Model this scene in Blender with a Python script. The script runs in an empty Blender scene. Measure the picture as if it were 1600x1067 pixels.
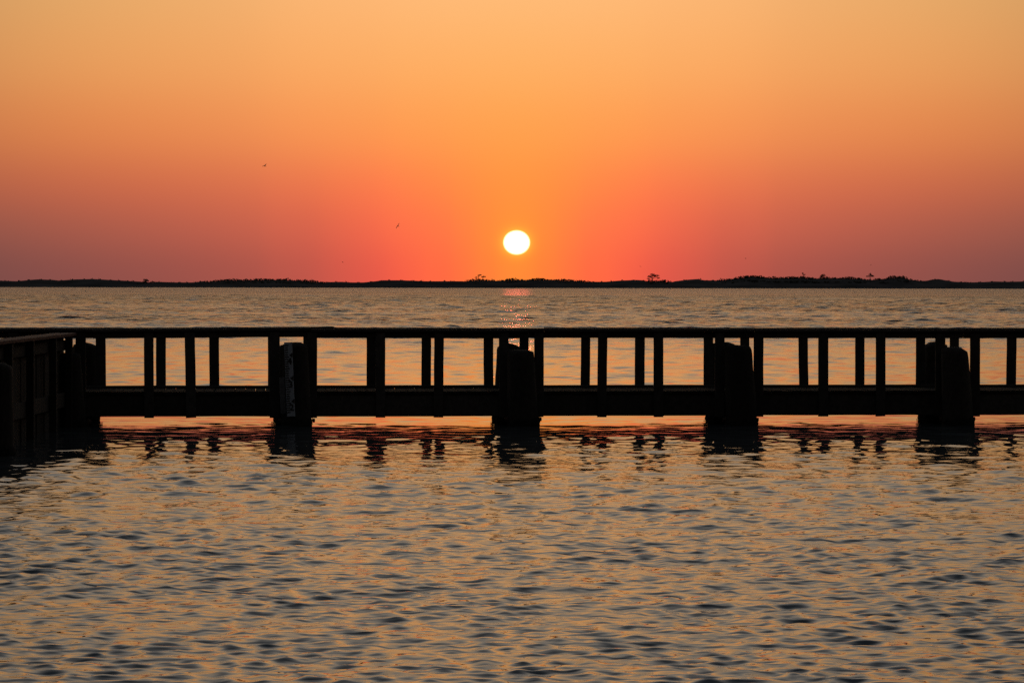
import bpy, bmesh, math, random
import numpy as np
from mathutils import Vector, Matrix

# ---------------------------------------------------------------- camera
scene = bpy.context.scene
CAM_H = 1.985
PIER_Z = -0.165          # the pier's own zero lies this far below the water's
cam_data = bpy.data.cameras.new("camera")
cam = bpy.data.objects.new("camera", cam_data)
scene.collection.objects.link(cam)
cam_data.lens = 100.0
cam_data.sensor_width = 36.0
cam_data.clip_start = 0.1
cam_data.clip_end = 30000.0
cam.location = (0.0, 0.0, CAM_H)
cam.rotation_euler = (Matrix.Rotation(math.radians(90.0 - 1.141), 4, 'X')
                      @ Matrix.Rotation(math.radians(0.09), 4, 'Z')).to_euler()
scene.camera = cam

# ---------------------------------------------------------------- sky
SUN_EL = 0.85          # degrees
SUN_AZ = 0.09
SKY_STRENGTH = 0.15
EXPOSURE = 1.35
LOW = 2.0 ** -EXPOSURE     # the low band, the disc and the lamp below are given as they appear after exposure
world = bpy.data.worlds.new("World")
scene.world = world
world.use_nodes = True
wt = world.node_tree
wt.nodes.clear()


def wmath(op, a, b=None, c=None, clamp=False):
    n = wt.nodes.new('ShaderNodeMath')
    n.operation = op
    n.use_clamp = clamp
    for i, v in enumerate((a, b, c)):
        if v is None:
            continue
        if isinstance(v, (int, float)):
            n.inputs[i].default_value = v
        else:
            wt.links.new(v, n.inputs[i])
    return n.outputs[0]


def wvec(op, a, b=None, scale=None):
    n = wt.nodes.new('ShaderNodeVectorMath')
    n.operation = op
    for i, v in enumerate((a, b)):
        if v is None:
            continue
        if isinstance(v, (tuple, list)):
            n.inputs[i].default_value = v
        else:
            wt.links.new(v, n.inputs[i])
    if scale is not None:
        if isinstance(scale, (int, float)):
            n.inputs['Scale'].default_value = scale
        else:
            wt.links.new(scale, n.inputs['Scale'])
    return n.outputs[0]


tc = wt.nodes.new('ShaderNodeTexCoord')
direction = wvec('NORMALIZE', tc.outputs['Generated'])
sep = wt.nodes.new('ShaderNodeSeparateXYZ')
wt.links.new(direction, sep.inputs[0])
elev = wmath('MULTIPLY', wmath('ARCSINE', sep.outputs[2]), 180 / math.pi)
azim = wmath('SUBTRACT', wmath('MULTIPLY', wmath('ARCTAN2', sep.outputs[0], sep.outputs[1]), 180 / math.pi), SUN_AZ)
az2 = wmath('MULTIPLY', azim, azim)
# 0 straight at the sun, 1 far to the side
az_soft = wmath('SUBTRACT', wmath('SQRT', wmath('ADD', az2, 0.04)), 0.2)
side = wmath('SUBTRACT', 1.0, wmath('EXPONENT', wmath('MULTIPLY', az_soft, -1 / 7.0)))
el_pos = wmath('MAXIMUM', elev, 0.0)


def sidepos(a):
    return 1 - math.exp(-(math.sqrt(a * a + 0.04) - 0.2) / 7.0)


# hazy low band of the sunset sky: one row per elevation, colour by distance from the sun
ROWS = [
    (0.28, 0.45, [(0, (1.12, .246, .041)), (.45, (1.10, .214, .043)), (.84, (1.08, .186, .048)), (1.35, (1.05, .147, .054)), (1.87, (.99, .131, .058)), (2.64, (.82, .102, .064)), (3.9, (.57, .093, .066)), (5.2, (.40, .087, .066)), (10.3, (.205, .072, .065)), (40, (.100, .055, .058))]),
    (1.08, 0.45, [(0, (1.15, .270, .045)), (.45, (1.13, .248, .047)), (.84, (1.12, .221, .052)), (1.35, (1.08, .180, .061)), (2.64, (.94, .140, .068)), (3.9, (.69, .117, .071)), (5.2, (.54, .112, .072)), (10.3, (.285, .090, .067)), (40, (.125, .062, .060))]),
    (1.87, 0.60, [(0, (1.12, .286, .051)), (.84, (1.10, .264, .055)), (1.35, (1.08, .240, .060)), (2.64, (1.00, .194, .069)), (3.9, (.86, .169, .071)), (5.2, (.72, .154, .072)), (10.3, (.474, .118, .064)), (40, (.18, .078, .060))]),
    (3.12, 0.70, [(0, (1.03, .352, .074)), (1.35, (1.01, .340, .077)), (2.64, (.99, .319, .080)), (5.2, (.88, .276, .083)), (10.3, (.660, .206, .069)), (40, (.25, .105, .062))]),
    (4.45, 0.75, [(0, (1.01, .432, .119)), (1.35, (1.0, .425, .120)), (2.64, (.98, .415, .121)), (5.2, (.92, .382, .117)), (10.3, (.724, .306, .099)), (40, (.29, .145, .073))]),
    (6.00, 0.95, [(0, (1.02, .505, .190)), (1.35, (1.02, .503, .190)), (2.64, (1.0, .490, .184)), (5.2, (.91, .450, .165)), (10.3, (.690, .360, .130)), (40, (.29, .175, .095))]),
    (10.0, 1.9, [(0, (1.0, .535, .225)), (5.2, (.90, .485, .205)), (10.3, (.74, .40, .17)), (40, (.37, .235, .13))]),
    (15.5, 2.8, [(0, (.82, .56, .34)), (5.2, (.78, .535, .325)), (10.3, (.70, .485, .295)), (40, (.42, .31, .21))]),
    (23.0, 4.0, [(0, (.69, .595, .49)), (5.2, (.68, .585, .48)), (10.3, (.64, .55, .455)), (40, (.42, .36, .30))]),
    (32.0, 4.5, [(0, (.46, .445, .43)), (5.2, (.455, .44, .425)), (10.3, (.44, .425, .41)), (40, (.33, .32, .31))]),
]
num = None
den = None
for e0, sg, stops in ROWS:
    ramp = wt.nodes.new('ShaderNodeValToRGB')
    cr = ramp.color_ramp
    cr.interpolation = 'CARDINAL'
    while len(cr.elements) > 1:
        cr.elements.remove(cr.elements[-1])
    for i, (a, col) in enumerate(stops):
        el = cr.elements[0] if i == 0 else cr.elements.new(min(1.0, sidepos(a)))
        el.position = min(1.0, sidepos(a))
        el.color = (*col, 1.0)
    wt.links.new(side, ramp.inputs[0])
    d = wmath('DIVIDE', wmath('SUBTRACT', el_pos, e0), sg)
    g = wmath('EXPONENT', wmath('MULTIPLY', wmath('MULTIPLY', d, d), -0.5))
    if e0 == 32.0:                           # above the last row its weight stays full
        g = wmath('MAXIMUM', g, wmath('GREATER_THAN', el_pos, e0))
    t = wvec('SCALE', ramp.outputs[0], scale=g)
    num = t if num is None else wvec('ADD', num, t)
    den = g if den is None else wmath('ADD', den, g)
facing = wmath('MULTIPLY_ADD', sep.outputs[1], 0.5, 0.5)      # 1 towards the sunset, 0 towards the east
band_fall = wmath('MULTIPLY_ADD', facing, 0.91, 0.09)
band = wvec('SCALE', num, scale=wmath('MULTIPLY', band_fall, wmath('DIVIDE', LOW, den)))

sky = wt.nodes.new('ShaderNodeTexSky')
sky.sky_type = 'NISHITA'
sky.sun_disc = False
sky.sun_elevation = math.radians(SUN_EL)
sky.sun_rotation = math.radians(SUN_AZ)
sky.air_density = 1.0
sky.dust_density = 2.2
sky.ozone_density = 1.0
# the sky dims smoothly from the sunset side towards the east behind the viewer
fall = wmath('MULTIPLY_ADD', wmath('POWER', facing, 1.4), 0.80, 0.20)
high = wvec('SCALE', sky.outputs[0], scale=wmath('MULTIPLY', fall, SKY_STRENGTH))

mr = wt.nodes.new('ShaderNodeMapRange')
mr.interpolation_type = 'SMOOTHSTEP'
wt.links.new(elev, mr.inputs['Value'])
mr.inputs['From Min'].default_value = 28.0
mr.inputs['From Max'].default_value = 52.0
mix = wt.nodes.new('ShaderNodeMix')
mix.data_type = 'VECTOR'
wt.links.new(mr.outputs[0], mix.inputs['Factor'])
wt.links.new(band, mix.inputs[4])
wt.links.new(high, mix.inputs[5])
sky_col = mix.outputs[1]

# the sun's own disc, flattened by refraction, and the bright air close around it
de = wmath('MULTIPLY', wmath('SUBTRACT', elev, SUN_EL), 1.10)
sun_d = wmath('SQRT', wmath('ADD', az2, wmath('MULTIPLY', de, de)))
disc = wt.nodes.new('ShaderNodeMapRange')
disc.interpolation_type = 'SMOOTHSTEP'
wt.links.new(sun_d, disc.inputs['Value'])
disc.inputs['From Min'].default_value = 0.286
disc.inputs['From Max'].default_value = 0.220
disc_col = wvec('SCALE', (5.0 * LOW, 2.4 * LOW, 1.4 * LOW), scale=disc.outputs[0])
halo = wmath('EXPONENT', wmath('MULTIPLY', wmath('MAXIMUM', wmath('SUBTRACT', sun_d, 0.26), 0.0), -1 / 0.07))
halo_col = wvec('SCALE', (0.10 * LOW, 0.20 * LOW, 0.01 * LOW), scale=halo)
halo2 = wmath('EXPONENT', wmath('MULTIPLY', sun_d, -1 / 0.45))
halo2_col = wvec('SCALE', (0.10 * LOW, 0.035 * LOW, -0.012 * LOW), scale=halo2)
total = wvec('ADD', wvec('ADD', wvec('ADD', sky_col, disc_col), halo_col), halo2_col)
bg = wt.nodes.new('ShaderNodeBackground')
wt.links.new(total, bg.inputs['Color'])
bg.inputs['Strength'].default_value = 1.0
wo = wt.nodes.new('ShaderNodeOutputWorld')
wt.links.new(bg.outputs[0], wo.inputs['Surface'])
world.cycles.sampling_method = 'MANUAL'
world.cycles.sample_map_resolution = 2048

# ---------------------------------------------------------------- sun lamp (dusk: very weak)
sun_data = bpy.data.lights.new("sun", 'SUN')
sun_data.energy = 0.010 * LOW
sun_data.angle = math.radians(0.53)
sun_data.color = (1.0, 0.13, 0.08)
sun = bpy.data.objects.new("sun", sun_data)
scene.collection.objects.link(sun)
sd = Vector((math.sin(math.radians(SUN_AZ)) * math.cos(math.radians(SUN_EL)),
             math.cos(math.radians(SUN_AZ)) * math.cos(math.radians(SUN_EL)),
             math.sin(math.radians(SUN_EL))))
sun.rotation_euler = sd.to_track_quat('Z', 'Y').to_euler()

# ---------------------------------------------------------------- exposure
vs = scene.view_settings
vs.view_transform = 'Standard'
vs.look = 'None'
vs.exposure = EXPOSURE
vs.gamma = 1.0
vs.use_curve_mapping = False
scene.render.engine = 'CYCLES'
scene.cycles.use_denoising = False
scene.cycles.max_bounces = 6
scene.cycles.sample_clamp_indirect = 4.0
scene.cycles.sample_clamp_direct = 12.0

COL = scene.collection
rnd = random.Random(7)
rng = np.random.default_rng(11)


# ================================================================ helpers
def link(name, mesh, mat=None, parent=None, loc=(0, 0, 0), rot=(0, 0, 0)):
    o = bpy.data.objects.new(name, mesh)
    COL.objects.link(o)
    if mat and mesh is not None and not mesh.materials:
        mesh.materials.append(mat)
    o.parent = parent
    o.location = loc
    o.rotation_euler = rot
    return o


def empty(name, loc=(0, 0, 0), rz=0.0):
    o = bpy.data.objects.new(name, None)
    COL.objects.link(o)
    o.location = loc
    o.rotation_euler = (0, 0, rz)
    o.empty_display_size = 0.2
    return o


def tag(o, label=None, category=None, group=None, kind=None):
    for k, v in (("label", label), ("category", category), ("group", group), ("kind", kind)):
        if v:
            o[k] = v
    return o


def mesh_from(verts, faces, name="mesh", smooth=False):
    me = bpy.data.meshes.new(name)
    me.from_pydata([tuple(map(float, v)) for v in verts], [], faces)
    me.update()
    if smooth:
        me.polygons.foreach_set("use_smooth", [True] * len(me.polygons))
    return me


def board_mesh(lx, ly, lz, seg=4, warp=0.003, axis='x', chamfer=0.006, seed=0, sag=0.0):
    """A worn board: box with chamfered long edges, slightly warped along its length (length axis first)."""
    r = random.Random(seed)
    L, W, T = lx, ly, lz
    ch = min(chamfer, W * .2, T * .2)
    prof = [(-W/2 + ch, -T/2), (W/2 - ch, -T/2), (W/2, -T/2 + ch), (W/2, T/2 - ch),
            (W/2 - ch, T/2), (-W/2 + ch, T/2), (-W/2, T/2 - ch), (-W/2, -T/2 + ch)]
    vs_, fs = [], []
    n = len(prof)
    for i in range(seg + 1):
        t = i / seg
        x = -L/2 + L * t
        ox, oy = r.uniform(-warp, warp), r.uniform(-warp, warp)
        oy -= sag * 4 * t * (1 - t)
        for (a, b) in prof:
            vs_.append((x + (r.uniform(-.004, .004) if i in (0, seg) else 0),
                        a + ox + r.uniform(-warp, warp) * .35, b + oy + r.uniform(-warp, warp) * .35))
    for i in range(seg):
        for k in range(n):
            k2 = (k + 1) % n
            fs.append((i*n + k, i*n + k2, (i+1)*n + k2, (i+1)*n + k))
    fs.append(tuple(range(n))[::-1])
    fs.append(tuple(range(seg*n, seg*n + n)))
    if axis == 'z':
        vs_ = [(a, b, x) for (x, a, b) in vs_]
        fs = [f[::-1] for f in fs] if False else fs
    elif axis == 'y':
        vs_ = [(a, x, b) for (x, a, b) in vs_]
        fs = [f[::-1] for f in fs]
    return mesh_from(vs_, [f[::-1] for f in fs], "board")


def nodes_of(name):
    m = bpy.data.materials.new(name)
    m.use_nodes = True
    nt = m.node_tree
    return m, nt, nt.nodes['Principled BSDF']


def wood_material(name, dark, light, rough=0.75, spec=0.35):
    m, nt, b = nodes_of(name)
    tcn = nt.nodes.new('ShaderNodeTexCoord')
    oi = nt.nodes.new('ShaderNodeObjectInfo')
    mp = nt.nodes.new('ShaderNodeMapping')
    mp.inputs['Scale'].default_value = (9, 22, 9)
    add = nt.nodes.new('ShaderNodeVectorMath'); add.operation = 'ADD'
    nt.links.new(tcn.outputs['Object'], add.inputs[0])
    nt.links.new(oi.outputs['Location'], add.inputs[1])
    nt.links.new(add.outputs[0], mp.inputs[0])
    nz = nt.nodes.new('ShaderNodeTexNoise')
    nz.inputs['Scale'].default_value = 1.6
    nz.inputs['Detail'].default_value = 6
    nz.inputs['Roughness'].default_value = 0.65
    nt.links.new(mp.outputs[0], nz.inputs['Vector'])
    cr = nt.nodes.new('ShaderNodeValToRGB')
    cr.color_ramp.elements[0].position = 0.3
    cr.color_ramp.elements[0].color = (*dark, 1)
    cr.color_ramp.elements[1].position = 0.72
    cr.color_ramp.elements[1].color = (*light, 1)
    nt.links.new(nz.outputs[0], cr.inputs[0])
    hsv = nt.nodes.new('ShaderNodeHueSaturation')
    mrn = nt.nodes.new('ShaderNodeMapRange')
    mrn.inputs['To Min'].default_value = 0.7
    mrn.inputs['To Max'].default_value = 1.25
    nt.links.new(oi.outputs['Random'], mrn.inputs['Value'])
    nt.links.new(mrn.outputs[0], hsv.inputs['Value'])
    nt.links.new(cr.outputs[0], hsv.inputs['Color'])
    nt.links.new(hsv.outputs[0], b.inputs['Base Color'])
    b.inputs['Roughness'].default_value = rough
    b.inputs['Specular IOR Level'].default_value = spec
    bp = nt.nodes.new('ShaderNodeBump')
    bp.inputs['Strength'].default_value = 0.5
    bp.inputs['Distance'].default_value = 0.004
    nt.links.new(nz.outputs[0], bp.inputs['Height'])
    nt.links.new(bp.outputs[0], b.inputs['Normal'])
    return m


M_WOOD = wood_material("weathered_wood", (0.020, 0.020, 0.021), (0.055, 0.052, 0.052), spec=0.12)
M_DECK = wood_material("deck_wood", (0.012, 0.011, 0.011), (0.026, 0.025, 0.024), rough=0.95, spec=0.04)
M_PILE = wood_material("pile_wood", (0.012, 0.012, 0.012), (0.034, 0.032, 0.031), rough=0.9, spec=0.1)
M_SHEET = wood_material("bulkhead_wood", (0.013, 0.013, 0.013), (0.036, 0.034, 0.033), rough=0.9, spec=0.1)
M_CAP = wood_material("sunset_tinted_cap_wood", (0.026, 0.011, 0.011), (0.050, 0.022, 0.022), rough=0.8, spec=0.15)  # reddish sunset light on the cap is mixed into its wood colour


def plain(name, col, rough=0.6, scale=8.0, var=0.25, spec=0.4, metallic=0.0):
    m, nt, b = nodes_of(name)
    nz = nt.nodes.new('ShaderNodeTexNoise')
    nz.inputs['Scale'].default_value = scale
    nz.inputs['Detail'].default_value = 5
    tcn = nt.nodes.new('ShaderNodeTexCoord')
    nt.links.new(tcn.outputs['Object'], nz.inputs['Vector'])
    cr = nt.nodes.new('ShaderNodeValToRGB')
    cr.color_ramp.elements[0].position = 0.3
    cr.color_ramp.elements[1].position = 0.7
    cr.color_ramp.elements[0].color = (*[c * (1 - var) for c in col], 1)
    cr.color_ramp.elements[1].color = (*[min(1, c * (1 + var)) for c in col], 1)
    nt.links.new(nz.outputs[0], cr.inputs[0])
    nt.links.new(cr.outputs[0], b.inputs['Base Color'])
    b.inputs['Roughness'].default_value = rough
    b.inputs['Specular IOR Level'].default_value = spec
    b.inputs['Metallic'].default_value = metallic
    return m


M_BARN = plain("barnacle_crust", (0.0075, 0.0075, 0.0078), 0.95, 30, 0.5, 0.15)
M_IRON = plain("rusty_iron", (0.05, 0.03, 0.022), 0.7, 40, 0.4, 0.3)
M_GAUGE = plain("gauge_enamel", (0.24, 0.29, 0.37), 0.5, 9, 0.18, 0.4)
M_INK = plain("gauge_black_paint", (0.015, 0.015, 0.018), 0.6, 10, 0.2, 0.3)
M_OLDB = plain("faded_board_paint", (0.07, 0.075, 0.088), 0.7, 11, 0.35, 0.3)
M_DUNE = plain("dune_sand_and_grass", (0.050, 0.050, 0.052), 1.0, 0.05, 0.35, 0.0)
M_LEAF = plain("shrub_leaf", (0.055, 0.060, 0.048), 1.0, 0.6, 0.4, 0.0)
M_BARK = plain("bark", (0.06, 0.05, 0.04), 0.9, 3, 0.3, 0.15)
M_BIRD = plain("gull_feather", (0.16, 0.15, 0.15), 0.8, 5, 0.3, 0.2)

# ================================================================ water
def water_material():
    m, nt, b = nodes_of("sound_water")
    b.inputs['Base Color'].default_value = (0.034, 0.041, 0.047, 1)
    b.inputs['Roughness'].default_value = 0.035
    b.inputs['IOR'].default_value = 1.333
    geo = nt.nodes.new('ShaderNodeNewGeometry')

    def noise(scale, detail, sc=(1, 1, 1), rough=0.55):
        mp = nt.nodes.new('ShaderNodeMapping')
        mp.inputs['Scale'].default_value = sc
        mp.inputs['Rotation'].default_value = (0, 0, math.radians(-12))
        nt.links.new(geo.outputs['Position'], mp.inputs[0])
        n = nt.nodes.new('ShaderNodeTexNoise')
        n.noise_dimensions = '2D'
        n.inputs['Scale'].default_value = scale
        n.inputs['Detail'].default_value = detail
        n.inputs['Roughness'].default_value = rough
        nt.links.new(mp.outputs[0], n.inputs['Vector'])
        return n.outputs[0]
    rip = noise(8.0, 1.2, (0.7, 1.2, 1), 0.45)
    b1 = nt.nodes.new('ShaderNodeBump')
    b1.inputs['Strength'].default_value = 1.0
    b1.inputs['Distance'].default_value = 0.016
    nt.links.new(rip, b1.inputs['Height'])
    chop = noise(0.9, 3, (0.45, 1.5, 1))
    b2 = nt.nodes.new('ShaderNodeBump')
    b2.inputs['Strength'].default_value = 1.0
    nt.links.new(chop, b2.inputs['Height'])
    nt.links.new(b2.outputs[0], b1.inputs['Normal'])
    nt.links.new(b1.outputs[0], b.inputs['Normal'])
    # wind: slick in the lee of the walkway, ruffled further out on the open sound
    sp = nt.nodes.new('ShaderNodeSeparateXYZ')
    nt.links.new(geo.outputs['Position'], sp.inputs[0])
    def ramp_y(pts):
        fc = nt.nodes.new('ShaderNodeFloatCurve')
        mr_ = nt.nodes.new('ShaderNodeMapRange')
        mr_.inputs['From Min'].default_value = 0.0
        mr_.inputs['From Max'].default_value = 2000.0
        nt.links.new(sp.outputs[1], mr_.inputs['Value'])
        pw = nt.nodes.new('ShaderNodeMath'); pw.operation = 'POWER'
        nt.links.new(mr_.outputs[0], pw.inputs[0]); pw.inputs[1].default_value = 0.333333
        nt.links.new(pw.outputs[0], fc.inputs['Value'])
        cv = fc.mapping.curves[0]
        pts = [((yy / 2000.0) ** (1 / 3), vv) for yy, vv in pts]
        cv.points[0].location = pts[0]
        cv.points[-1].location = pts[-1]
        for p_ in pts[1:-1]:
            cv.points.new(*p_)
        for p_ in cv.points:
            p_.handle_type = 'VECTOR'
        fc.mapping.update()
        return fc.outputs[0]
    wr = ramp_y([(0, .06), (27, .055), (35, .035), (45, .03), (85, .08), (110, .11), (300, .16), (450, .22), (700, .27), (2000, .32)])
    nt.links.new(wr, b.inputs['Roughness'])
    wc = ramp_y([(0, .0), (80, .0), (110, .12), (200, .5), (350, .75), (420, 1.0), (2000, 1.0)])
    gust = noise(1.0, 2, (0.012, 0.035, 1))
    gm = nt.nodes.new('ShaderNodeMapRange')
    gm.inputs['From Min'].default_value = 0.32
    gm.inputs['From Max'].default_value = 0.68
    gm.inputs['To Min'].default_value = 0.35
    gm.inputs['To Max'].default_value = 1.45
    nt.links.new(gust, gm.inputs['Value'])
    mg = nt.nodes.new('ShaderNodeMath'); mg.operation = 'MULTIPLY'
    nt.links.new(wc, mg.inputs[0]); nt.links.new(gm.outputs[0], mg.inputs[1])
    wc = mg.outputs[0]
    mc = nt.nodes.new('ShaderNodeMath'); mc.operation = 'MULTIPLY'
    nt.links.new(wc, mc.inputs[0]); mc.inputs[1].default_value = 1.6
    nt.links.new(mc.outputs[0], b2.inputs['Distance'])
    wb = ramp_y([(0, .36), (22, .32), (30, .15), (35, .03), (44, .025), (60, .06), (85, .12), (110, .35), (500, .9), (2000, 1.0)])
    ms = nt.nodes.new('ShaderNodeMath'); ms.operation = 'MULTIPLY'
    nt.links.new(wb, ms.inputs[0]); ms.inputs[1].default_value = 0.05
    nt.links.new(ms.outputs[0], b1.inputs['Distance'])
    return m


def build_water():
    # rows along y (finer close by), columns fan gently outwards from well behind the viewer
    near = list(np.arange(-40.0, 11.0, 1.5))
    rows = [11.0]
    while rows[-1] < 520.0:
        y = rows[-1]
        rows.append(y + max(0.032, 0.0023 * y))
    far = []
    y = rows[-1]
    while y < 14000:
        y *= 1.035
        far.append(y)
    ys = np.array(near + rows + far)
    core = np.linspace(-0.20, 0.20, 600)
    wing = 0.20 + np.cumsum(np.linspace(0.004, 0.25, 26))
    us = np.concatenate([-wing[::-1], core, wing])
    X = us[None, :] * np.maximum(ys[:, None] + 8.0, 14.0)
    Y = np.repeat(ys[:, None], len(us), 1)
    x0, y0 = X.ravel(), Y.ravel()
    spacing = np.maximum(0.034, 0.0024 * np.maximum(y0, 1.0))
    core_mask = np.clip((0.21 - np.abs(np.repeat(us[None, :], len(ys), 0).ravel())) / 0.02, 0, 1)
    dx, dy, dz = np.zeros_like(x0), np.zeros_like(x0), np.zeros_like(x0)
    fade = core_mask * np.clip((y0 - 5.0) / 5.0, 0, 1) * np.clip((900.0 - y0) / 400.0, 0, 1)
    # calmer, slick water in the lee behind the walkway; breezier further out
    amp = np.interp(y0, [0, 16, 20, 27, 31, 34.5, 37.5, 43, 46, 60, 85, 105, 170, 300, 500], [0.85, 0.85, 0.97, 0.92, 0.56, 0.33, 0.24, 0.20, 0.36, 0.72, 1.1, 1.5, 1.75, 1.8, 1.7])
    gust = np.ones_like(x0)
    for _ in range(9):
        gl = rng.uniform(2.5, 9.0)
        gt = rng.uniform(0, 2 * math.pi)
        gust += 0.07 * np.sin(2 * math.pi / gl * (math.cos(gt) * x0 * 0.6 + math.sin(gt) * y0) + rng.uniform(0, 6.28))
    gust = np.clip(gust, 0.45, 1.6)
    lam = np.exp(rng.uniform(math.log(0.10), math.log(6.0), 160))
    lam.sort()
    wind = math.radians(-100.0)      # waves run towards the viewer, slightly from the right
    for L in lam:
        k = 2 * math.pi / L
        spread = rng.normal(0, 0.7)
        th = wind + spread
        ph = rng.uniform(0, 2 * math.pi)
        # weight: resolved by the grid, and not much longer than the local chop
        lo = np.clip((L / spacing - 2.6) / 2.0, 0, 1)
        top = np.maximum(np.interp(y0, [14, 20, 28, 36, 60], [0.19, 0.27, 0.42, 0.75, 0.85]), 4.5 * spacing)
        hi = np.exp(-(L / top) ** 1.6) + 0.13 * (L < 1.6) + 0.28 * (L < 0.24)
        w = lo * hi
        slope = 0.059 * w * fade * amp * gust
        a = slope / k
        arg = k * (math.cos(th) * x0 + math.sin(th) * y0) + ph
        s, c = np.sin(arg), np.cos(arg)
        dz += a * s
        q = 1.0
        dx += q * a * math.cos(th) * c
        dy += q * a * math.sin(th) * c
    co = np.stack([x0 + dx, y0 + dy, dz], 1).astype(np.float32)
    nr, nc = X.shape
    idx = np.arange(nr * nc).reshape(nr, nc)
    quads = np.stack([idx[:-1, :-1], idx[:-1, 1:], idx[1:, 1:], idx[1:, :-1]], -1).reshape(-1, 4).astype(np.int32)
    me = bpy.data.meshes.new("water")
    me.vertices.add(len(co))
    me.vertices.foreach_set("co", co.ravel())
    me.loops.add(quads.size)
    me.loops.foreach_set("vertex_index", quads.ravel())
    me.polygons.add(len(quads))
    me.polygons.foreach_set("loop_start", np.arange(0, quads.size, 4, dtype=np.int32))
    me.polygons.foreach_set("use_smooth", np.ones(len(quads), dtype=bool))
    me.update(calc_edges=True)
    me.validate()
    o = link("water", me, water_material())
    o["kind"] = "structure"
    return o


build_water()

# ================================================================ far shore
SHORE_Y = 1720.0
PX = SHORE_Y / 4444.0
WATERLINE = 449.9
PROFILE = [(-260, 437), (-180, 439), (-90, 436), (0, 439), (20, 437), (33, 436), (60, 437), (67, 438), (95, 436), (125, 435.5), (150, 437), (170, 438),
           (195, 439.5), (225, 440), (260, 441), (285, 441), (305, 438.5), (320, 437.5), (335, 436), (370, 436), (376, 437),
           (390, 434.5), (400, 435), (420, 436), (433, 434), (445, 436.5), (475, 437), (485, 440), (500, 440.5), (525, 440),
           (540, 441), (560, 441), (580, 439), (590, 437.5), (620, 437.5), (660, 439), (700, 439), (722, 439), (728, 437),
           (740, 435.5), (755, 436), (768, 436), (778, 438), (790, 436), (800, 434), (812, 436), (825, 437), (833, 435),
           (850, 434.5), (862, 436), (885, 436), (910, 438), (930, 440), (950, 440), (975, 438), (1000, 437), (1012, 437.5),
           (1030, 437.5), (1040, 438), (1050, 438), (1055, 440), (1065, 439), (1085, 436.5), (1100, 435.5), (1110, 437.5),
           (1135, 438), (1137, 436), (1150, 435), (1165, 433), (1172, 431), (1185, 430), (1195, 430), (1202, 430.5), (1210, 432.5),
           (1220, 431.5), (1235, 433), (1250, 432), (1270, 431.5), (1285, 434), (1297, 433), (1310, 432), (1320, 433),
           (1335, 433), (1350, 431.5), (1358, 434), (1365, 435), (1385, 435.5), (1395, 434.5), (1405, 435), (1412, 431),
           (1418, 430), (1425, 431), (1435, 431.5), (1443, 435), (1455, 438.5), (1470, 438.5), (1478, 436.5), (1490, 435.5),
           (1500, 437.5), (1515, 440), (1540, 441), (1560, 440.5), (1580, 439.5), (1600, 440), (1700, 438), (1780, 436), (1900, 439)]
# metres along the shore, metres above the water
PROFILE = [((x - 800) * PX, (WATERLINE + (x - 800) * 0.0016 - y) * PX) for x, y in PROFILE]
PXS = np.array([p[0] for p in PROFILE])
PHS = np.array([p[1] for p in PROFILE])
# stretches that carry scrub (the rest is bare dune)
SCRUB = [(305, 500), (722, 925), (1012, 1062), (1135, 1450), (200, 222), (-300, -120), (1650, 1800)]
SCRUB = [((a - 800) * PX, (b - 800) * PX) for a, b in SCRUB]


def in_scrub(x):
    return any(a <= x <= b for a, b in SCRUB)


def build_shore():
    xs = np.concatenate([np.linspace(-2600, PXS[0] - 10, 40), np.arange(PXS[0], PXS[-1], 1.6), np.linspace(PXS[-1] + 10, 2600, 40)])
    h = np.interp(xs, PXS, PHS)
    out = (xs < PXS[0]) | (xs > PXS[-1])
    h[out] = 5.0 + 1.2 * np.sin(xs[out] / 61.0) + 0.8 * np.sin(xs[out] / 23.0)
    scr = np.array([in_scrub(x) for x in xs])
    k = np.ones(9) / 9
    hs = np.convolve(np.pad(h, 4, mode='edge'), k, 'valid')
    ridge = np.where(scr, hs - .75, h)
    ridge = np.maximum(ridge, 1.2)
    sections = [(-14, -0.6, 0), (0, 0.02, 0), (6, 0.35, .02), (16, 0.9, .12), (30, 0.9, .35), (46, .3, .78), (60, 0, 1.0),
                (78, 0, .86), (105, 0.4, .5), (140, .6, .72), (170, .5, .6), (220, 1.0, .35), (300, .8, .3), (420, -1.0, 0)]
    verts, faces = [], []
    for j, (d, base, f) in enumerate(sections):
        for i, x in enumerate(xs):
            z = base + f * ridge[i]
            if 0 < f < 1 and d > 70:
                z = min(z * (0.9 + .1 * math.sin(x / 17 + d)), ridge[i] * .9)
            wob = 3.0 * math.sin(x / 47.0 + j) if d > 2 else 2.0 * math.sin(x / 60.0)
            if d == 60:
                wob = 0
            verts.append((x, SHORE_Y + d + wob, z))
    n = len(xs)
    for j in range(len(sections) - 1):
        for i in range(n - 1):
            faces.append((j*n + i, j*n + i + 1, (j+1)*n + i + 1, (j+1)*n + i))
    me = mesh_from(verts, faces, "terrain", smooth=True)
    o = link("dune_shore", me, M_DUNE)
    o["kind"] = "structure"


build_shore()


def leaf_clumps(points, size, n_faces, r):
    """many small leaf sprays: each a cluster of crossed triangles around a point"""
    vs_, fs = [], []
    for (x, y, z, s) in points:
        for _ in range(n_faces):
            c = Vector((x, y, z)) + Vector((r.gauss(0, 1), r.gauss(0, 1), r.gauss(0, .8))) * s * .55
            a = Vector((r.gauss(0, 1), r.gauss(0, 1), r.gauss(0, 1))).normalized() * size * r.uniform(.6, 1.3)
            b = Vector((r.gauss(0, 1), r.gauss(0, 1), r.gauss(0, 1))).normalized() * size * r.uniform(.5, 1.1)
            i = len(vs_)
            vs_ += [c - a * .5, c + b * .6, c + a * .5, c - b * .6]
            fs.append((i, i + 1, i + 2, i + 3))
    return mesh_from(vs_, fs, "leaves")


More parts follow.
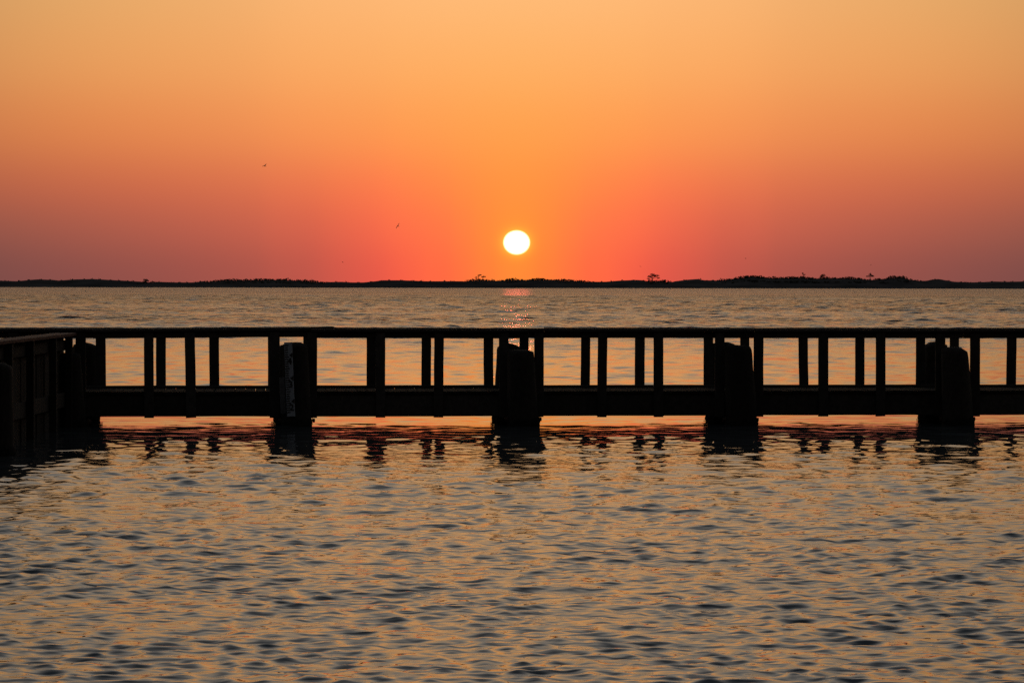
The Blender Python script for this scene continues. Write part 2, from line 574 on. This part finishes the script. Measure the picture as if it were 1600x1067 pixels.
def build_scrub():
    """bush after bush, each a mound of leaf sprays, their tops along the measured outline"""
    pts = []
    r = random.Random(5)
    for a, b in SCRUB:
        x = a
        while x < b:
            rx = r.choice((r.uniform(.8, 1.6), r.uniform(1.4, 3.2)))
            rz = rx * r.uniform(.55, .85)
            top = float(np.interp(x, PXS, PHS)) + r.uniform(-.2, .6)
            for d, k in ((r.uniform(-6, 6), 1.0), (r.uniform(-26, -12), .66)):
                cz = max(.5, top * k - rz)
                for _ in range(int(9 * rx * rx)):
                    while True:
                        u, v, w = r.uniform(-1, 1), r.uniform(-1, 1), r.uniform(-.6, 1)
                        if .25 < u*u + v*v + w*w <= 1:
                            break
                    pts.append((x + u * rx, SHORE_Y + 60 + d + v * rx, cz + w * (rz - .15), .22))
            x += rx * r.uniform(.45, .8)
    x = float(PXS[0])
    while x < float(PXS[-1]):                      # sparse low tufts of dune grass between the thickets
        if not in_scrub(x):
            top = float(np.interp(x, PXS, PHS))
            rr = r.uniform(.25, .6)
            for _ in range(6):
                pts.append((x + r.uniform(-1, 1) * rr * 2, SHORE_Y + 58 + r.uniform(-3, 3), top + r.uniform(-.3, .15), rr))
        x += r.uniform(2.5, 9.0)
    me = leaf_clumps(pts, .62, 4, r)
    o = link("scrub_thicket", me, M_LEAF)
    tag(o, "dark band of low scrub and grass tufts covering the far dunes", "scrub", kind="stuff")


build_scrub()


def limb(vs_, fs, p0, p1, r0, r1, n=6):
    d = (p1 - p0).normalized()
    u = d.orthogonal().normalized()
    v = d.cross(u)
    i = len(vs_)
    for p, rr in ((p0, r0), (p1, r1)):
        for k in range(n):
            a = 2 * math.pi * k / n
            vs_.append(p + (u * math.cos(a) + v * math.sin(a)) * rr)
    for k in range(n):
        fs.append((i + k, i + (k+1) % n, i + n + (k+1) % n, i + n + k))


def shore_tree(name, px, base_h, lobes, label, seed, trunk_r=.22):
    """lobes: (dx, height, rx, rz) in metres from the foot"""
    r = random.Random(seed)
    root = empty(name, ((px - 800) * PX, SHORE_Y + 52, base_h))
    tag(root, label, "tree", "lone trees on the far shore")
    vs_, fs = [], []
    fork = Vector((lobes[0][0] * .25, 0, lobes[0][1] * .45))
    limb(vs_, fs, Vector((0, 0, -1.2)), fork, trunk_r, trunk_r * .7)
    pts = []
    for (dx, h, rx, rz) in lobes:
        c = Vector((dx, r.uniform(-.5, .5), h))
        limb(vs_, fs, fork, c, trunk_r * .65, trunk_r * .25)
        for _ in range(3):
            q = c + Vector((r.uniform(-1, 1) * rx * .8, r.uniform(-1, 1) * rx * .6, r.uniform(-.3, .6) * rz))
            limb(vs_, fs, fork.lerp(c, .6), q, trunk_r * .3, trunk_r * .08)
        for _ in range(int(60 * rx * max(rz, .5))):
            while True:
                a, b, e = r.uniform(-1, 1), r.uniform(-1, 1), r.uniform(-1, 1)
                if a*a + b*b + e*e <= 1:
                    break
            pts.append((c.x + a * rx, c.y + b * rx * .8, c.z + e * rz, .22))
    link("trunk", mesh_from(vs_, fs, "trunk", True), M_BARK, root)
    link("crown", leaf_clumps(pts, .42, 3, r), M_LEAF, root)


shore_tree("umbrella_pine", 1027, 5.0, [(-2.1, 2.3, 1.6, .75), (1.6, 2.7, 2.2, .8), (-.4, 3.6, 1.5, .5), (-3.0, .9, 1.0, .35), (3.2, 1.3, 1.1, .4)],
           "wide umbrella-shaped tree with two crown lobes, tallest alone right of the sun", 3, .28)
shore_tree("flat_topped_tree", 746, 5.6, [(-.1, 2.1, .55, .3), (.9, 2.4, .9, .28), (-1.6, .9, .7, .25)],
           "small flat-topped tree just left of the sun", 4, .2)
shore_tree("leaning_tree", 752.5, 5.5, [(1.0, 1.5, 1.2, .32), (-.4, 1.2, .5, .25)],
           "low tree with one sideways branch next to the flat-topped tree", 8, .16)
shore_tree("bushy_tree", 1376, 6.2, [(0, 2.2, 1.1, .6), (-1.4, 1.4, 1.2, .45), (1.5, 1.6, 1.2, .5), (0.2, 3.0, .4, .35)],
           "small bushy tree with a pointed top standing clear of the right-hand scrub", 5, .22)
shore_tree("thin_tree", 1268, 7.6, [(0, 1.7, .6, .6), (.7, .9, .7, .35)],
           "thin spindly tree poking out of the middle of the right-hand scrub", 6, .14)
shore_tree("round_tree", 1301, 7.0, [(0, 1.1, 1.5, .8), (-.8, .6, 1.2, .6)],
           "rounded low tree bulging from the scrub between the thin and the bushy tree", 9, .2)
shore_tree("dune_tree", 210, 3.6, [(0, .9, 1.7, .75), (1.6, .4, 1.1, .4)],
           "lone round tree on the bare dune at far left", 10, .2)

# ================================================================ walkway pier
TH = math.radians(4.7)
pier = empty("wooden_pier", (0, 40.4, PIER_Z), TH)
tag(pier, "dark weathered wooden foot pier with two post railings crossing the whole water", "pier")

DECK_TOP = 0.642
DECK_W = 1.30
V_BACK = 1.30            # back railing plane, local y
CAP_TOP_F = 1.522
CAP_TOP_B = 1.520
S0, S1 = -10.5, 11.5

# deck planks
deck_meshes = [board_mesh(DECK_W + .10, .139, .04, seg=2, warp=.002, axis='y', seed=100 + i) for i in range(4)]
s = S0
i = 0
while s < S1:
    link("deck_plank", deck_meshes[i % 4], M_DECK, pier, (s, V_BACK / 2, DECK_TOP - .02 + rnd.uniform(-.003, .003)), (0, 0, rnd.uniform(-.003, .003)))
    s += .1445
    i += 1
# stringers: lengths butted at every pile pair
PILE_S = [-9.15, -6.05, -3.05, 0.12, 3.25, 6.45, 9.6]
bounds = [S0] + PILE_S[1:-1] + [S1]
for v, nm in ((0.0, 'f'), (V_BACK, 'b')):
    for a, b in zip(bounds[:-1], bounds[1:]):
        link("stringer", board_mesh(b - a - .006, .045, .31, seg=8, warp=.002, axis='x', seed=int(a * 10) + 200 + (v > 0) * 50),
             M_WOOD, pier, ((a + b) / 2, v, DECK_TOP - .041 - .155 - .004 + rnd.uniform(-.004, .004)))
# low kick boards along the deck's edges (the far one stands a little higher)
for a, b in zip(bounds[:-1], bounds[1:]):
    link("kick_board", board_mesh(b - a - .01, .05, .045, seg=6, warp=.002, axis='x', seed=int(a * 10) + 400), M_WOOD, pier,
         ((a + b) / 2, V_BACK - .06, DECK_TOP + .0185))
# railing posts: (position along the pier, lean in metres at the foot)
FRONT = [(-10.0, 0), (-9.45, 0), (-8.85, 0), (-7.9, .01), (-7.0, 0), (-6.07, 0), (-5.12, .0), (-4.55, .018), (-3.36, 0), (-2.83, .0), (-1.87, 0), (-1.04, -.010), (-0.12, .005),
         (.38, 0), (1.29, -.010), (2.09, .004), (2.97, 0), (3.53, .003), (4.47, 0), (5.30, .003), (6.17, 0), (6.68, 0), (7.62, .01), (8.45, 0), (9.3, 0), (9.9, .0), (10.8, 0)]
BACK = [(-10.1, 0), (-9.4, 0), (-8.8, 0), (-7.8, .01), (-6.75, 0), (-5.88, .012), (-5.01, 0), (-4.24, .006), (-3.39, 0), (-2.88, 0), (-1.95, 0), (-1.15, 0), (-.24, .010), (.29, 0), (1.20, -.014), (2.0, 0),
        (3.02, .004), (3.56, 0), (4.43, .026), (5.29, -.004), (6.20, 0), (6.71, .003), (7.58, -.008), (8.4, 0), (9.35, 0), (9.9, 0), (10.8, 0)]
Z_FOOT = .275
RAIL_H = .088
post_meshes = [board_mesh(1.0, .137, .045, seg=5, warp=.0025, axis='z', seed=500 + i) for i in range(6)]
for (lst, v, cap_top) in ((FRONT, -.046, CAP_TOP_F), (BACK, V_BACK + .046, CAP_TOP_B)):
    for k, (s, lean) in enumerate(lst):
        top = cap_top - .0425
        h = top - Z_FOOT + rnd.uniform(-.002, .002)
        o = link("post", post_meshes[(k * 5 + (v > 0)) % 6], M_WOOD, pier, (s + lean / 2, v, Z_FOOT + h / 2 - .001),
                 (rnd.uniform(-.004, .004), -math.atan2(lean, h) + rnd.uniform(-.002, .002), 0))
        o.scale = (rnd.uniform(.97, 1.05), 1, h)
# rails under the caps, then the caps
CAPS_F = [(-10.5, -5.9, 0, 0), (-5.9, -2.85, -.004, .018), (-2.845, .23, .002, -.004), (.235, 3.35, .006, .002), (3.355, 6.51, .002, 0), (6.515, 9.6, .0, .004), (9.605, 11.5, 0, 0)]
for (v, cap_top, inner, shift) in ((0.0, CAP_TOP_F, 1, 0.0), (V_BACK, CAP_TOP_B, -1, .35)):
    for k, (a, b, za, zb) in enumerate(CAPS_F):
        a2, b2 = a + (shift if k else 0), b + (shift if k < len(CAPS_F) - 1 else 0)
        rot = (0, -math.atan2(zb - za, b2 - a2), 0)
        link("cap_board", board_mesh(b2 - a2, .155, .040, seg=10, warp=.0022, axis='x', seed=600 + k + (v > 0) * 20), M_WOOD, pier,
             ((a2 + b2) / 2, v - .02 * inner, cap_top - .02 + (za + zb) / 2), rot)
        link("rail", board_mesh(b2 - a2 - .004, .040, RAIL_H, seg=8, warp=.002, axis='x', seed=700 + k + (v > 0) * 20), M_WOOD, pier,
             ((a2 + b2) / 2, v - .001, cap_top - .0415 - RAIL_H / 2 + (za + zb) / 2 - .001), rot)


def pile_mesh(seed, top, r_top, r_base, slant=(0, 0), dome=.05, lean=0.0, bottom=-1.6, chip=0.0):
    r = random.Random(seed)
    n = 22
    vs_, fs = [], []
    zs = [bottom, -.6, -.1, .1, .25, .4, .6, .8, .95, top - .12, top - .05, top - .02]
    ph = [r.uniform(0, 6.28) for _ in range(3)]
    for zi, z in enumerate(zs):
        t = (z - 0) / top
        rad = r_base + (r_top - r_base) * max(0, min(1, t))
        off = lean * (1 - max(0, t))
        shrink = 1.0 if z < top - .06 else (.99 if z < top - .03 else .955)
        for k in range(n):
            a = 2 * math.pi * k / n
            rr = rad * shrink * (1 + .025 * math.sin(3 * a + ph[0] + z) + .026 * math.sin(7 * a + ph[1]) + .02 * math.sin(13 * a + ph[2] + 2 * z) + r.uniform(-.022, .022))
            x, y = math.cos(a) * rr, math.sin(a) * rr
            zz = z
            if zi >= len(zs) - 3:
                zz += slant[0] * x + slant[1] * y + r.uniform(-.016, .016)
                if chip and x < -.3 * rad:
                    zz -= chip * (-x / rad - .3)
            vs_.append((x + off, y, zz))
    m = len(zs)
    for j in range(m - 1):
        for k in range(n):
            k2 = (k + 1) % n
            fs.append((j*n + k, j*n + k2, (j+1)*n + k2, (j+1)*n + k))
    i0 = len(vs_)
    for k in range(n):
        a = 2 * math.pi * k / n
        x, y = math.cos(a) * r_top * .5, math.sin(a) * r_top * .5
        zc = top - .02 + dome * .75 + slant[0] * x + slant[1] * y + r.uniform(-.006, .006)
        vs_.append((x, y, zc))
    vs_.append((0, 0, top - .02 + dome))
    for k in range(n):
        k2 = (k + 1) % n
        fs.append(((m-1)*n + k, (m-1)*n + k2, i0 + k2, i0 + k))
        fs.append((i0 + k, i0 + k2, i0 + n))
    return mesh_from(vs_, fs, "pile", True)


def crust_mesh(seed, rad, z0, z1, off):
    r = random.Random(seed)
    n, m = 26, 7
    vs_, fs = [], []
    for j in range(m):
        t = j / (m - 1)
        for k in range(n):
            a = 2 * math.pi * k / n
            env = math.sin(math.pi * min(1, .12 + t * .88)) ** .5
            rr = rad + env * r.uniform(.012, .05) - (.012 if j in (m - 1,) else 0)
            vs_.append((math.cos(a) * rr + off, math.sin(a) * rr, z0 + (z1 - z0) * t + r.uniform(-.012, .012)))
    for j in range(m - 1):
        for k in range(n):
            k2 = (k + 1) % n
            fs.append((j*n + k, j*n + k2, (j+1)*n + k2, (j+1)*n + k))
    return mesh_from(vs_, fs, "crust")


def bolt_mesh(length, rad=.014):
    bm = bmesh.new()
    bmesh.ops.create_cone(bm, cap_ends=True, segments=10, radius1=rad, radius2=rad, depth=length, matrix=Matrix.Rotation(math.pi/2, 4, 'Y'))
    for sgn in (-1, 1):
        bmesh.ops.create_cone(bm, cap_ends=True, segments=6, radius1=.032, radius2=.030, depth=.03,
                              matrix=Matrix.Translation((sgn * (length / 2 - .018), 0, 0)) @ Matrix.Rotation(math.pi/2, 4, 'Y'))
        bmesh.ops.create_cone(bm, cap_ends=True, segments=12, radius1=.045, radius2=.045, depth=.008,
                              matrix=Matrix.Translation((sgn * (length / 2 - .04), 0, 0)) @ Matrix.Rotation(math.pi/2, 4, 'Y'))
    me = bpy.data.meshes.new("bolt")
    bm.to_mesh(me)
    bm.free()
    return me


# pile pairs: (s front, top, foot shift, slant, dome), (s back, ...)
V_PF, V_PB = -.262, V_BACK + .262
PILES = [
    (-9.15, V_PF, 1.25, .00, (0, 0), .05, .185, 0), (-9.15, V_PB, 1.30, .0, (0, 0), .05, .18, 0),
    (-6.22, V_PF, 1.18, .06, (.05, 0), .04, .165, 0), (-6.12, V_PB, 1.270, .0, (-.05, 0), .055, .175, 0),
    (-3.07, V_PF, 1.318, .02, (0, 0), .045, .175, 0), (-3.13, V_PB, 1.28, -.03, (.08, 0), .03, .17, 0),
    (.10, V_PF, 1.235, .05, (-.04, .05), .02, .188, 0), (.085, V_PB, 1.280, -.02, (-.20, 0), .03, .18, .10),
    (3.205, V_PF, 1.300, .05, (-.10, 0), .02, .185, 0), (3.27, V_PB, 1.285, -.03, (0, 0), .045, .18, 0),
    (6.33, V_PF, 1.245, .06, (-.06, 0), .05, .19, 0), (6.475, V_PB, 1.27, -.03, (0, 0), .065, .178, 0),
    (9.6, V_PF, 1.25, .0, (0, 0), .05, .175, 0), (9.6, V_PB, 1.28, .0, (0, 0), .05, .175, 0),
]
for k, (s, v, top, lean, slant, dome, r_top, chip) in enumerate(PILES):
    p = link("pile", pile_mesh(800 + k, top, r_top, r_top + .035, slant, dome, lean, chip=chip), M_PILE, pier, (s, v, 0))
    link("barnacle_crust", crust_mesh(850 + k, r_top + .018, -.05, .30, lean), M_BARN, p)
    link("bolt", bolt_mesh(.52), M_IRON, p, (lean * .8, rnd.uniform(-.03, .03), .247 + rnd.uniform(-.01, .01)))

# ================================================================ tide gauge on the second pile
gauge = empty("tide_gauge", (0, 0, 0))
gauge.parent = None
Mp = Matrix.Translation((0, 40.4, PIER_Z)) @ Matrix.Rotation(TH, 4, 'Z')
gx, gy = -3.130, V_PF - .215
gauge.matrix_world = Mp @ Matrix.Translation((gx, gy, .31)) @ Matrix.Rotation(math.radians(-2.4), 4, 'Y')
tag(gauge, "tall narrow tide staff numbered 4 3 2 fixed to the pile at left", "tide gauge")
G_W, G_H = .112, 1.035
link("board", board_mesh(G_H, G_W, .022, seg=3, warp=.0008, axis='z', seed=900), M_GAUGE, gauge, (0, 0, G_H / 2))
FOOT = .3225
ticks_v, ticks_f = [], []
yb = -.0145


def flat_quad(x0, x1, z0, z1):
    i = len(ticks_v)
    for yy in (yb, yb + .002):
        ticks_v.extend([(x0, yy, z0), (x1, yy, z0), (x1, yy, z1), (x0, yy, z1)])
    ticks_f.extend([(i, i+1, i+2, i+3), (i+4, i+7, i+6, i+5), (i, i+4, i+5, i+1), (i+3, i+2, i+6, i+7), (i, i+3, i+7, i+4), (i+1, i+5, i+6, i+2)])


z0 = .21 - FOOT * .6
n = 0
while z0 < G_H - .03:
    if z0 > .03:
        flat_quad(-G_W/2 + .003, -G_W/2 + (.062 if n % 5 == 0 else .05), z0, z0 + FOOT * .05)
    z0 += FOOT * .1
    n += 1
tick_o = link("tick_marks", mesh_from(ticks_v, ticks_f, "ticks"), M_INK, gauge)
tick_o["kind"] = "stuff"
for k, ch in enumerate("234"):
    zz = .21 + FOOT * k
    tri = mesh_from([(G_W/2 - .002, yb, zz + .035), (G_W/2 - .002, yb, zz - .035), (.008, yb, zz),
                     (G_W/2 - .002, yb + .002, zz + .035), (G_W/2 - .002, yb + .002, zz - .035), (.008, yb + .002, zz)],
                    [(0, 2, 1), (3, 4, 5), (0, 1, 4, 3), (1, 2, 5, 4), (2, 0, 3, 5)], "marker")
    link("foot_marker", tri, M_INK, gauge)
    cu = bpy.data.curves.new("numeral", 'FONT')
    cu.body = ch
    cu.size = .125
    cu.extrude = .001
    cu.offset = .004
    cu.align_x = 'CENTER'
    tmp = bpy.data.objects.new("tmp", cu)
    COL.objects.link(tmp)
    bpy.context.view_layer.update()
    me = bpy.data.meshes.new_from_object(tmp.evaluated_get(bpy.context.evaluated_depsgraph_get()))
    bpy.data.objects.remove(tmp)
    me.materials.clear()
    link("numeral", me, M_INK, gauge, (.012, yb - .0005, zz - .125), (math.pi/2, 0, 0))

bm_ = board_mesh(.50, .085, .03, seg=4, warp=.002, axis='z', seed=930)
mb = link("marker_board", bm_, M_OLDB)
mb.matrix_world = Mp @ Matrix.Translation((-3.245, V_PF - .165, .60)) @ Matrix.Rotation(math.radians(-2.0), 4, 'Y') @ Matrix.Rotation(math.radians(-28), 4, 'Z')
tag(mb, "short faded board fixed low beside the numbered tide staff", "board")

# ================================================================ bulkhead arm at the left
BX = -6.24
bulk = empty("bulkhead_wall", (BX, 40.0, PIER_Z))
tag(bulk, "solid dark plank bulkhead wall running towards the viewer at the left edge", "bulkhead")
sheet_meshes = [board_mesh(2.9, .048, .192, seg=5, warp=.003, axis='z', seed=1000 + i) for i in range(5)]
B_TOP = 1.470
y = -.2
k = 0
while y > -13.0:
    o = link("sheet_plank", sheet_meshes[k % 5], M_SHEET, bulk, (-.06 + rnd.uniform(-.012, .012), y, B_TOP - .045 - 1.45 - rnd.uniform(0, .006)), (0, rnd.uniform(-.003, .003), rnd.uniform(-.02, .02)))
    y -= .2
    k += 1
for zz, hh in ((1.30, .14), (.55, .2)):
    for a, b in ((-.3, -4.6), (-4.61, -9.0), (-9.01, -13.0)):
        link("wale", board_mesh(a - b, .07, hh, seg=6, warp=.003, axis='y', seed=int(zz * 100) + int(-b)), M_SHEET, bulk, (.005, (a + b) / 2, zz))
for k, yy in enumerate((-.55, -1.9, -3.7, -5.25, -7.4, -9.2, -11.2)):
    link("post", board_mesh(2.75, .095, .095, seg=5, warp=.003, axis='z', seed=1050 + k), M_SHEET, bulk, (.092, yy, B_TOP - .045 - 1.38))
for a, b in ((-.12, -3.9), (-3.905, -8.3), (-8.305, -13.0)):
    link("cap_board", board_mesh(a - b, .29, .045, seg=8, warp=.002, axis='y', seed=1070 + int(-b)), M_CAP, bulk, (.01, (a + b) / 2, B_TOP - .0225))
for k, (yy, top) in enumerate(((-6.9, 1.20), (-11.0, 1.2))):
    p = link("pile", pile_mesh(1100 + k, top, .165, .19, (0, 0), .06, 0), M_PILE, bulk, (.255, yy, 0))
    link("barnacle_crust", crust_mesh(1110 + k, .18, -.05, .30, 0), M_BARN, p)

# ================================================================ gulls
def gull_mesh(flap, seed):
    """one continuous body: fuselage and two jointed wings, wings raised by `flap`"""
    vs_, fs = [], []
    secs = [(-.26, .012, .0), (-.2, .045, 0), (-.08, .075, 0), (.06, .07, .005), (.15, .045, .012), (.2, .042, .02), (.24, .028, .018), (.285, .006, .008)]
    n = 8
    for (y_, r_, z_) in secs:
        for q in range(n):
            a = 2 * math.pi * q / n
            vs_.append((math.cos(a) * r_, y_, z_ + math.sin(a) * r_ * .9))
    for j in range(len(secs) - 1):
        for q in range(n):
            q2 = (q + 1) % n
            fs.append((j*n + q, (j+1)*n + q, (j+1)*n + q2, j*n + q2))
    for sgn, fl in ((1, flap[0]), (-1, flap[1])):
        st = [(.04, .09, -.09, 0.0), (.26, .12, -.05, math.sin(fl) * .22), (.42, .09, -.06, math.sin(fl) * .22 + math.sin(fl * .35) * .16), (.62, -.03, -.11, math.sin(fl) * .22 + math.sin(fl * .1) * .3)]
        i = len(vs_)
        for (x, y1, y2, z) in st:
            th = .014 if x < .5 else .005
            vs_ += [(sgn * x, y1, z), (sgn * x, (y1 + y2) / 2, z + th), (sgn * x, y2, z), (sgn * x, (y1 + y2) / 2, z - th)]
        for j in range(3):
            for q in range(4):
                a, b = i + j*4 + q, i + j*4 + (q+1) % 4
                f = (a, b, b + 4, a + 4)
                fs.append(f if sgn < 0 else f[::-1])
        fs.append((i + 12, i + 13, i + 14, i + 15))
    i = len(vs_)
    vs_ += [(-.012, -.24, 0), (.012, -.24, 0), (.07, -.37, 0), (-.07, -.37, 0), (0, -.3, .008)]
    fs += [(0 + i, 4 + i, 1 + i), (1 + i, 4 + i, 2 + i), (2 + i, 4 + i, 3 + i), (3 + i, 4 + i, 0 + i), (i, i + 1, i + 2, i + 3)]
    return mesh_from(vs_, fs, "gull", True)


def place_gull(px, py, dist, rot, flap, label, size=1.0, name="gull"):
    az_ = (px - 800) / 4444.0
    o = link(name, gull_mesh(flap, 0), M_BIRD, None, (az_ * dist, dist, CAM_H + (445 + (px - 800) * .0016 - py) / 4444.0 * dist), rot)
    o.scale = (size, size, size)
    tag(o, label, "bird", "gulls in the sky")


R = math.radians
place_gull(413.5, 260, 480, (R(10), R(-28), R(55)), (.5, .9), "largest flying gull, high in the sky at left", 1.0)
place_gull(621.5, 353.5, 520, (R(20), R(-58), R(30)), (.3, .5), "banking gull low in the sky left of the sun", .95)
place_gull(535.5, 410, 900, (0, R(10), R(70)), (.5, .4), "tiny faint gull just above the shore at left", 1.0)
place_gull(1164.5, 404, 900, (0, R(-8), R(60)), (.3, .5), "tiny gull above the start of the right-hand scrub", 1.0)
place_gull(1000.5, 416.5, 1100, (0, R(20), R(40)), (.5, .5), "tiny gull above and left of the umbrella-shaped tree", .95)
place_gull(1360, 414.5, 1100, (0, R(-20), R(40)), (.4, .6), "tiny faint gull above the bushy tree at right", .9)
